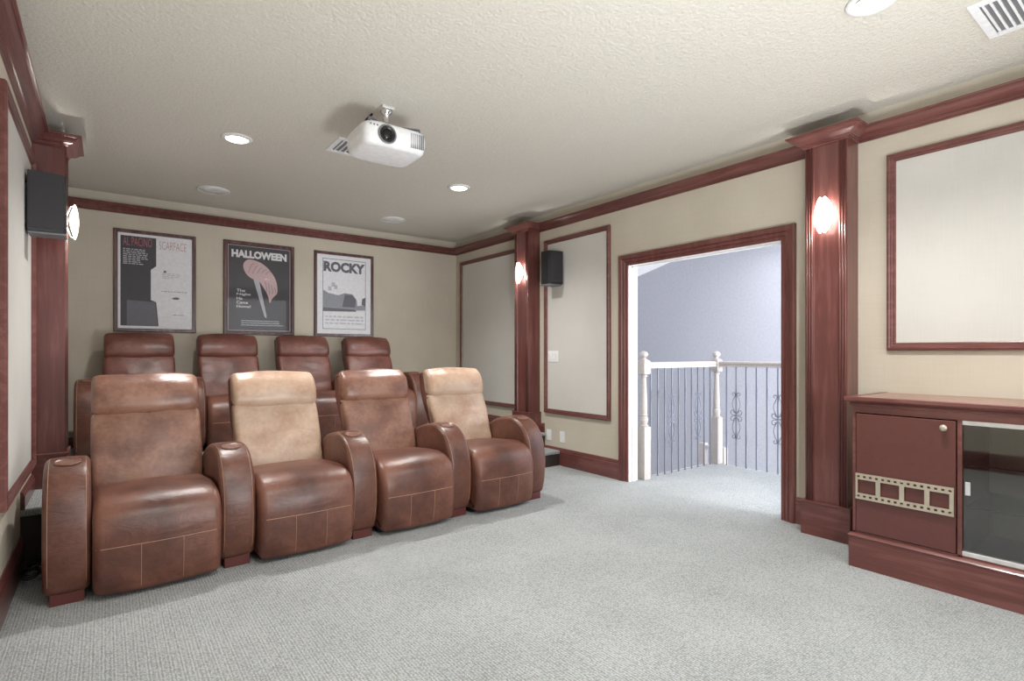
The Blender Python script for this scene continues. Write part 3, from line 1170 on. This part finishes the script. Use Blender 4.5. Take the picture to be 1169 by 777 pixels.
# ------------------------------------------------------------------ sconces
def sconce(x, nx, y, z_, label):
    t = empty('wall_sconce', label, 'sconce', (x, y, z_), 0 if nx < 0 else PI, 'glass shield sconces on the pilasters')
    # local: projects towards -x
    link('back_plate', boxes([(-0.014, 0, -0.03, 0.03, -0.05, 0.05)], bev=0.004), M['chrome'], t)
    bm = bmesh.new()
    nv, nu = 22, 12
    W_, H_ = 0.054, 0.128

    def P(u, v, o):
        # v -1..1 vertical, u -1..1 horizontal
        hw_ = W_ * max(0.0, 1 - abs(v) ** 1.9) ** 0.85 + 0.006
        yv = u * hw_
        notch = 0.030 * max(0, 1 - abs(yv) / 0.016) * max(0, (abs(v) - 0.7) / 0.3)
        zv = v * H_ - math.copysign(notch, v)
        xo = -0.075 + 0.035 * (yv / W_) ** 2 + 0.018 * v * v + o
        return (xo, yv, zv)
    for o_ in (0.0, 0.006):
        g = [[bm.verts.new(P(-1 + 2 * i / nu, math.sin((-1 + 2 * j / nv) * PI / 2) * 0.985, o_)) for i in range(nu + 1)] for j in range(nv + 1)]
        for j in range(nv):
            for i in range(nu):
                bm.faces.new((g[j][i], g[j][i + 1], g[j + 1][i + 1], g[j + 1][i]))
        if o_ == 0.0:
            g0 = g
    loop0 = g0[0] + [r_[-1] for r_ in g0[1:]] + g0[-1][::-1][1:] + [r_[0] for r_ in g0[::-1][1:-1]]
    loop1 = g[0] + [r_[-1] for r_ in g[1:]] + g[-1][::-1][1:] + [r_[0] for r_ in g[::-1][1:-1]]
    n = len(loop0)
    for k in range(n):
        bm.faces.new((loop0[k], loop0[(k + 1) % n], loop1[(k + 1) % n], loop1[k]))
    link('glass_shade', bm, M['sconce'], t, smooth=True)
    l = bpy.data.lights.new('sconce_bulb', 'POINT')
    l.energy = 6
    l.color = (1.0, 0.93, 0.85)
    l.shadow_soft_size = 0.012
    o = bpy.data.objects.new('sconce_bulb', l)
    COL.objects.link(o)
    o.parent = t
    o.location = (-0.036, 0, 0.0)
    for s_ in (-1, 1):
        bm = bmesh.new()
        tube(bm, [(-0.005, 0, s_ * 0.03), (-0.03, 0, s_ * 0.105), (-0.058, 0, s_ * 0.116), (-0.064, 0, s_ * 0.098)], 0.005, 8)
        link('clip', bm, M['chrome'], t, smooth=True)
    return t


sconce(XR - DP + 0.006, -1, 1.565, 2.09, 'lit glass sconce on the pilaster right of the doorway')
sconce(XR - DP + 0.006, -1, 4.772, 2.10, 'lit glass sconce on the far pilaster of the right wall')
sconce(XL + DP - 0.006, 1, 4.772, 2.10, 'lit glass sconce half hidden behind the speaker on the left wall')


# ------------------------------------------------------------------ surround speakers
def speaker(x, nx, y, z_, label):
    t = empty('wall_speaker', label, 'speaker', (x, y, z_), 0, 'black surround speakers on the side walls')
    d = 0.185 * nx
    # cabinet: sides draw in a little towards the front
    bm = bmesh.new()
    pl = [(0.012 * nx, -0.10), (d * 0.93, -0.075), (d, -0.055), (d, 0.055), (d * 0.93, 0.075), (0.012 * nx, 0.10)]
    lo = [bm.verts.new((a_, b_, 0.02)) for a_, b_ in pl]
    hi = [bm.verts.new((a_, b_, 0.37)) for a_, b_ in pl]
    for i in range(6):
        bm.faces.new((lo[i], lo[(i + 1) % 6], hi[(i + 1) % 6], hi[i]))
    bm.faces.new(lo[::-1])
    bm.faces.new(hi)
    bmesh.ops.bevel(bm, geom=list(bm.edges), offset=0.003, segments=2, affect='EDGES')
    link('cabinet', bm, M['black'], t)
    bm = bmesh.new()
    pl2 = [(0.02 * nx, -0.104), (d * 0.91, -0.0795), (d * 0.91, -0.074), (0.02 * nx, -0.097)]
    lo = [bm.verts.new((a_, b_, 0.04)) for a_, b_ in pl2]
    hi = [bm.verts.new((a_, b_, 0.355)) for a_, b_ in pl2]
    for i in range(4):
        bm.faces.new((lo[i], lo[(i + 1) % 4], hi[(i + 1) % 4], hi[i]))
    bm.faces.new(lo[::-1])
    bm.faces.new(hi)
    link('grille', bm, M['blackcloth'], t)
    link('trim_strip', boxes([(0.012 * nx, d, -0.075, 0.075, 0.008, 0.02)], bev=0.002), M['plastic_grey'], t)
    link('wall_bracket', boxes([(0, 0.012 * nx, -0.05, 0.05, 0.06, 0.3)]), M['black'], t)
    return t


speaker(XL + 0.007, 1, 4.27, 1.895, 'black surround speaker high on the left wall panel')
speaker(XR - 0.007, -1, 4.34, 1.91, 'black surround speaker high on the right wall panel')


# ------------------------------------------------------------------ recessed lights and ceiling speakers
def can_light(x, y, label):
    t = empty('recessed_light', label, 'ceiling light', (x, y, H), 0, 'round recessed ceiling lights')
    bm = bmesh.new()
    lathe(bm, [(0.070, -0.001), (0.070, -0.006), (0.078, -0.012), (0.096, -0.008), (0.102, -0.001)], seg=36)
    link('trim_ring', bm, M['white'], t, smooth=True)
    bm = bmesh.new()
    lathe(bm, [(0.068, -0.0125), (0.060, -0.016), (0.03, -0.0185), (0.001, -0.019)], seg=36)
    link('diffuser', bm, M['glow'], t, smooth=True)
    l = bpy.data.lights.new('downlight', 'SPOT')
    l.energy = CAN_W
    l.spot_size = math.radians(140)
    l.spot_blend = 1.0
    l.shadow_soft_size = 0.025
    l.color = (1.0, 0.975, 0.945)
    o = bpy.data.objects.new('downlight', l)
    COL.objects.link(o)
    o.parent = t
    o.location = (0, 0, -0.08)
    return t


can_light(0.753, 4.265, 'lit round recessed light over the front row, left of the projector')
can_light(2.618, 4.285, 'lit round recessed light in the ceiling toward the far right pilaster')
can_light(2.681, 0.935, 'lit round recessed light cut by the top of the photo, near the ceiling vent')
can_light(0.753, 0.935, 'lit round recessed light above and behind the viewpoint')


def ceiling_speaker(x, y, label):
    t = empty('ceiling_speaker', label, 'speaker', (x, y, H), 0, 'round white ceiling speakers')
    bm = bmesh.new()
    lathe(bm, [(0.138, 0.0), (0.140, -0.006), (0.132, -0.009), (0.126, -0.006), (0.124, -0.002), (0.12, -0.001)], seg=40)
    link('rim', bm, M['white'], t, smooth=True)
    bm = bmesh.new()
    lathe(bm, [(0.124, -0.002), (0.123, -0.005), (0.06, -0.007), (0.001, -0.0075)], seg=40)
    link('grille', bm, M['plastic'], t, smooth=True)


ceiling_speaker(0.816, 5.76, 'round white ceiling speaker above the first and second posters')
ceiling_speaker(2.645, 5.783, 'round white ceiling speaker above the rightmost poster')


def vent(x0, x1, y0, y1, n, axis, label):
    t = empty('ceiling_vent', label, 'vent', ((x0 + x1) / 2, (y0 + y1) / 2, H))
    w, d = (x1 - x0) / 2, (y1 - y0) / 2
    b_ = 0.035
    link('vent_frame', boxes([(-w, w, -d, -d + b_, -0.008, 0), (-w, w, d - b_, d, -0.008, 0), (-w, -w + b_, -d + b_, d - b_, -0.008, 0), (w - b_, w, -d + b_, d - b_, -0.008, 0)], bev=0.002), M['plastic'], t)
    link('duct_opening', boxes([(-w + b_, w - b_, -d + b_, d - b_, -0.001, 0)]), M['plastic_grey'], t)
    bm = bmesh.new()
    for i in range(n):
        u = (i + 0.5) / n
        if axis == 'x':
            y = -d + b_ + u * 2 * (d - b_)
            box(bm, -w + b_, w - b_, y - 0.0045, y + 0.0045, -0.009, -0.002)
        else:
            x = -w + b_ + u * 2 * (w - b_)
            box(bm, x - 0.0045, x + 0.0045, -d + b_, d - b_, -0.009, -0.002)
    link('louvres', bm, M['plastic'], t)


vent(3.06, 3.45, 0.28, 0.695, 13, 'x', 'white louvred ceiling vent at the top right of the photo')
vent(1.327, 1.74, 3.80, 4.10, 9, 'y', 'white louvred ceiling vent partly hidden behind the projector')

# ------------------------------------------------------------------ projector
t = empty('projector', 'white projector hanging upside down from the ceiling', 'projector', (1.407, 3.175, H))
# body outline in plan (rounded), extruded with rounded edges
bw, bd, bh = 0.207, 0.175, 0.138
zc = -0.238
bm = bmesh.new()


def plan(sc, nseg=64):
    out = []
    for k in range(nseg):
        a_ = 2 * PI * k / nseg
        c_, s_ = math.cos(a_), math.sin(a_)
        e = 0.33
        out.append((math.copysign(abs(c_) ** e, c_) * bw * sc, math.copysign(abs(s_) ** e, s_) * bd * sc))
    return out


rings = []
for sc, dz in ((0.80, -bh / 2), (0.90, -bh / 2 + 0.004), (0.955, -bh / 2 + 0.018), (0.99, -bh / 2 + 0.045), (1.0, -0.01), (1.0, 0.03), (0.985, bh / 2 - 0.02), (0.95, bh / 2 - 0.006), (0.90, bh / 2)):
    rings.append([bm.verts.new((x, y, zc + dz)) for x, y in plan(sc)])
for p_, q_ in zip(rings, rings[1:]):
    for k in range(64):
        bm.faces.new((p_[k], p_[(k + 1) % 64], q_[(k + 1) % 64], q_[k]))
bm.faces.new(rings[0][::-1])
bm.faces.new(rings[-1])
link('housing', bm, M['plastic'], t, smooth=True)
lx, lz = -0.072, zc - 0.004
bm = bmesh.new()
lathe(bm, [(0.055, 0), (0.057, -0.010), (0.052, -0.013), (0.047, -0.010), (0.045, 0.0)], lx, -bd, lz, 32, 'Y')
link('lens_surround', bm, M['plastic_grey'], t, smooth=True)
bm = bmesh.new()
lathe(bm, [(0.047, 0.004), (0.045, -0.016), (0.041, -0.017), (0.036, -0.009), (0.032, -0.008)], lx, -bd, lz, 32, 'Y')
lens = link('lens_barrel', bm, M['black'], t, smooth=True)
bm = bmesh.new()
lathe(bm, [(0.032, -0.006), (0.030, -0.010), (0.018, -0.014), (0.001, -0.015)], lx, -bd, lz, 32, 'Y')
link('lens', bm, M['lens'], t, smooth=True)
bm = bmesh.new()
for k in range(9):
    x = 0.085 + k * 0.0105
    box(bm, x, x + 0.003, -bd - 0.001, -bd + 0.006, zc - 0.045, zc + 0.045)
link('vent_slots', bm, M['plastic_grey'], t)
bm = bmesh.new()
for k in range(3):
    box(bm, -0.175 + k * 0.02, -0.167 + k * 0.02, -bd - 0.001, -bd + 0.004, zc + 0.035, zc + 0.043)
link('indicator', bm, M['plastic_grey'], t)
# mount: ceiling plate, stem, spider arms
link('ceiling_plate', boxes([(-0.04, 0.04, -0.04, 0.04, -0.018, 0)], bev=0.004), M['alu'], t)
bm = bmesh.new()
lathe(bm, [(0.040, -0.018), (0.036, -0.035), (0.020, -0.045), (0.018, -0.11), (0.032, -0.115), (0.032, -0.135)], 0, 0, 0, 20)
link('mount_stem', bm, M['chrome'], t, smooth=True)
for sx, sy in ((-1, -1), (1, -1), (-1, 1), (1, 1)):
    bm = bmesh.new()
    tube(bm, [(0, 0, -0.128), (sx * 0.09, sy * 0.07, -0.132), (sx * 0.165, sy * 0.13, -0.145), (sx * 0.165, sy * 0.13, -0.165)], 0.007, 8)
    link('mount_arm', bm, M['iron'], t, smooth=True)
bm = bmesh.new()
tube(bm, [(-0.05, 0.14, -0.16), (-0.09, 0.16, -0.10), (-0.07, 0.15, -0.04), (-0.04, 0.12, -0.006)], 0.007, 8)
link('power_cable', bm, M['black'], t, smooth=True)

# ------------------------------------------------------------------ media cabinet
CX0 = 3.39          # body front plane
cy0, cy1 = -0.62, 1.272
t = empty('media_cabinet', 'cherry wood media cabinet with glass sliding door, below the wide wall panel', 'cabinet', (3.64, 0.33, 0))


def L(lst):
    return [(a_ - 3.64, b_ - 3.64, c_ - 0.33, d_ - 0.33, e_, f_) for a_, b_, c_, d_, e_, f_ in lst]


link('plinth', boxes(L([(3.362, XR - 0.022, cy0 - 0.02, 1.287, 0, 0.17)])), M['wood_h'], t)
bm = bmesh.new()
sweep(bm, [(XR - 3.665, 1.287 - 0.33, 0.17), (3.362 - 3.64, 1.287 - 0.33, 0.17), (3.362 - 3.64, cy0 - 0.35, 0.17)],
      [(-0.05, 0), (0.004, 0), (0.006, 0.006), (0.0, 0.012), (-0.004, 0.018), (-0.016, 0.022), (-0.05, 0.022)] , (0, 0, 1))
# make sure the lip faces outwards
link('plinth_lip', bm, M['wood_h'], t)
ca = [  # carcass boards
    (CX0, XR - 0.001, cy1 - 0.02, cy1, 0.185, 0.905),
    (CX0, XR - 0.001, cy0, cy0 + 0.02, 0.185, 0.905),
    (CX0, XR - 0.001, cy0, cy1, 0.180, 0.196),
    (CX0, XR - 0.001, cy0, cy1, 0.889, 0.905),
    (CX0 + 0.005, XR - 0.01, 0.785, 0.803, 0.19, 0.9),
    (CX0 + 0.005, XR - 0.01, -0.14, -0.122, 0.19, 0.9)]
link('carcass', boxes(L(ca)), M['wood_h'], t)
fr = [(CX0 - 0.012, CX0 + 0.008, cy0, cy1, 0.868, 0.905), (CX0 - 0.012, CX0 + 0.008, 1.257, cy1, 0.19, 0.868),
      (CX0 - 0.012, CX0 + 0.008, 0.785, 0.803, 0.19, 0.868), (CX0 - 0.012, CX0 + 0.008, -0.14, -0.122, 0.19, 0.868),
      (CX0 - 0.012, CX0 + 0.008, cy0, cy0 + 0.018, 0.19, 0.868), (CX0 - 0.012, CX0 + 0.008, cy0, cy1, 0.186, 0.200)]
link('face_frame', boxes(L(fr)), M['wood_h'], t)
tp = [(0, 0), (0.010, 0.004), (0.014, 0.012), (0.010, 0.018), (0.020, 0.026), (0.030, 0.030), (0.034, 0.036), (0.034, 0.050), (0.030, 0.054), (0, 0.054)]
link('worktop', boxes(L([(CX0 - 0.014, XR - 0.001, cy0 - 0.01, cy1 + 0.01, 0.901, 0.955)]), bev=0.002), M['top'], t)
bm = bmesh.new()
pth = [(XR - 3.641, cy1 - 0.33, 0.903), (CX0 - 3.652, cy1 - 0.33, 0.903), (CX0 - 3.652, cy0 - 0.33, 0.903)]
s_ = (Vector(pth[1]) - Vector(pth[0])).normalized().cross(Vector((0, 0, 1)))
sweep(bm, pth, tp if s_.y > 0 else [(-a_, b_) for a_, b_ in tp], (0, 0, 1))
link('top_moulding', bm, M['wood_h'], t)


def cab_door(y0, y1):
    d_ = link('door', boxes(L([(CX0 - 0.020, CX0 - 0.001, y0, y1, 0.204, 0.862)]), bev=0.003), M['wood_door'], t)
    return d_


d_ = cab_door(0.808, 1.253)
bm = bmesh.new()
lathe(bm, [(0.006, 0), (0.006, -0.014), (0.014, -0.018), (0.017, -0.026), (0.013, -0.032), (0.001, -0.034)], CX0 - 0.020 - 3.64, 0.851 - 0.33, 0.826, 20, 'X')
link('knob', bm, M['brass'], d_, smooth=True)
# film-strip pull: perforated plate standing off the door
fy0, fy1, fz0, fz1 = 0.812, 1.250, 0.388, 0.531
ncell = 15
cw = (fy1 - fy0) / ncell
ys = []
for i in range(ncell):
    ys += [fy0 + cw * (i + 0.27), fy0 + cw * (i + 0.73)]
ys = [fy0] + ys + [fy1]
hh = fz1 - fz0
zs = [fz0, fz0 + hh * 0.08, fz0 + hh * 0.16, fz0 + hh * 0.235, fz1 - hh * 0.235, fz1 - hh * 0.16, fz1 - hh * 0.08, fz1]
wins = []
ww = (fy1 - fy0) / 4
extra = []
for i in range(4):
    a_, b_ = fy0 + ww * i + ww * 0.10, fy0 + ww * (i + 1) - ww * 0.10
    if i == 0:
        a_ = fy0 + ww * 0.16
    wins.append((a_, b_))
    extra += [a_, b_]
ys = sorted(ys + extra)
bm = bmesh.new()
xf, xb = CX0 - 0.034 - 3.64, CX0 - 0.030 - 3.64


def solid(iy, iz):
    if iy < 0 or iz < 0 or iy >= len(ys) - 1 or iz >= len(zs) - 1:
        return False
    yc, zc_ = (ys[iy] + ys[iy + 1]) / 2, iz
    if iz in (1, 5):
        u = ((yc - fy0) / cw) % 1
        if 0.27 < u < 0.73:
            return False
    if iz == 3 and any(a_ < yc < b_ for a_, b_ in wins):
        return False
    return True


vc = {}


def V(i, j, x):
    k_ = (i, j, x)
    if k_ not in vc:
        vc[k_] = bm.verts.new((x, ys[i] - 0.33, zs[j]))
    return vc[k_]


for i in range(len(ys) - 1):
    for j in range(len(zs) - 1):
        if not solid(i, j):
            continue
        bm.faces.new((V(i, j, xf), V(i + 1, j, xf), V(i + 1, j + 1, xf), V(i, j + 1, xf)))
        bm.faces.new((V(i, j + 1, xb), V(i + 1, j + 1, xb), V(i + 1, j, xb), V(i, j, xb)))
        for di, dj, p_, q_ in ((-1, 0, (i, j), (i, j + 1)), (1, 0, (i + 1, j), (i + 1, j + 1)), (0, -1, (i, j), (i + 1, j)), (0, 1, (i, j + 1), (i + 1, j + 1))):
            if not solid(i + di, j + dj):
                bm.faces.new((V(*p_, xf), V(*q_, xf), V(*q_, xb), V(*p_, xb)))
for yy in (fy0 + ww - 0.0, fy0 + 3 * ww):
    pass
for yy in (fy0 + 0.012, fy0 + 2 * ww, fy1 - 0.006):
    for zz in (fz0 + 0.012, fz1 - 0.012):
        lathe(bm, [(0.0035, 0), (0.0035, 0.011)], xb, yy - 0.33, zz, 8, 'X')
link('film_strip_pull', bm, M['brass'], d_)
d2 = cab_door(-0.598, -0.145)
# sliding glass with aluminium tracks
link('track', boxes(L([(CX0 - 0.010, CX0 + 0.03, -0.122, 0.785, 0.846, 0.868)]), bev=0.002), M['alu'], t)
link('track', boxes(L([(CX0 - 0.010, CX0 + 0.03, -0.122, 0.785, 0.200, 0.222)]), bev=0.002), M['alu'], t)
g1 = link('glass_door', boxes(L([(CX0 + 0.002, CX0 + 0.007, 0.32, 0.783, 0.212, 0.856)])), M['glass'], t)
g2 = link('glass_door', boxes(L([(CX0 + 0.016, CX0 + 0.021, -0.12, 0.36, 0.212, 0.856)])), M['glass'], t)
link('finger_pull', boxes(L([(CX0 - 0.003, CX0 + 0.002, 0.755, 0.775, 0.500, 0.565)]), bev=0.001), M['alu'], g1)
link('shelf', boxes(L([(CX0 + 0.05, XR - 0.014, -0.12, 0.783, 0.640, 0.646)])), M['shelfglass'], t)
link('shelf', boxes(L([(CX0 + 0.05, XR - 0.014, -0.12, 0.783, 0.430, 0.436)])), M['shelfglass'], t)


# ------------------------------------------------------------------ switches, outlets
def plate(name, y, z_, wy, hz, n, label, cat):
    x_in = XR - (0.007 if name == 'light_switch' else 0)
    t = empty(name, label, cat, (x_in, y, z_))
    link('cover_plate', boxes([(-0.006, 0, -wy / 2, wy / 2, -hz / 2, hz / 2)], bev=0.002), M['plastic'], t)
    for i in range(n):
        yc = (i - (n - 1) / 2) * 0.046
        if name == 'light_switch':
            link('rocker', boxes([(-0.010, -0.006, yc - 0.016, yc + 0.016, -0.033, 0.033)], bev=0.001), M['white'], t)
        else:
            for zz in (-0.02, 0.02):
                link('socket', boxes([(-0.008, -0.006, yc - 0.015, yc + 0.015, zz - 0.013, zz + 0.013)], bev=0.001), M['white'], t)


plate('light_switch', 4.41, 1.165, 0.165, 0.118, 3, 'white triple switch plate on the right wall panel', 'switch')
plate('wall_outlet', 4.485, 0.305, 0.072, 0.118, 1, 'white outlet plate low on the right wall, nearer the platform', 'outlet')
plate('wall_outlet', 4.27, 0.305, 0.072, 0.118, 1, 'white outlet plate low on the right wall, nearer the doorway', 'outlet')

# ------------------------------------------------------------------ loose cable
bm = bmesh.new()
random.seed(3)
for j in range(3):
    pts = []
    for i in range(48):
        a_ = i / 47 * PI * 3.2 + j
        pts.append((-0.312 + 0.042 * math.cos(a_), 3.83 + 0.03 * j + 0.11 * math.sin(a_), 0.006 + 0.007 * j + 0.0012 * i))
    tube(bm, pts, 0.004, 6)
tag(link('loose_cable', bm, M['black'], smooth=True), 'black cables lying on the carpet between the left wall and the front row', 'cable')
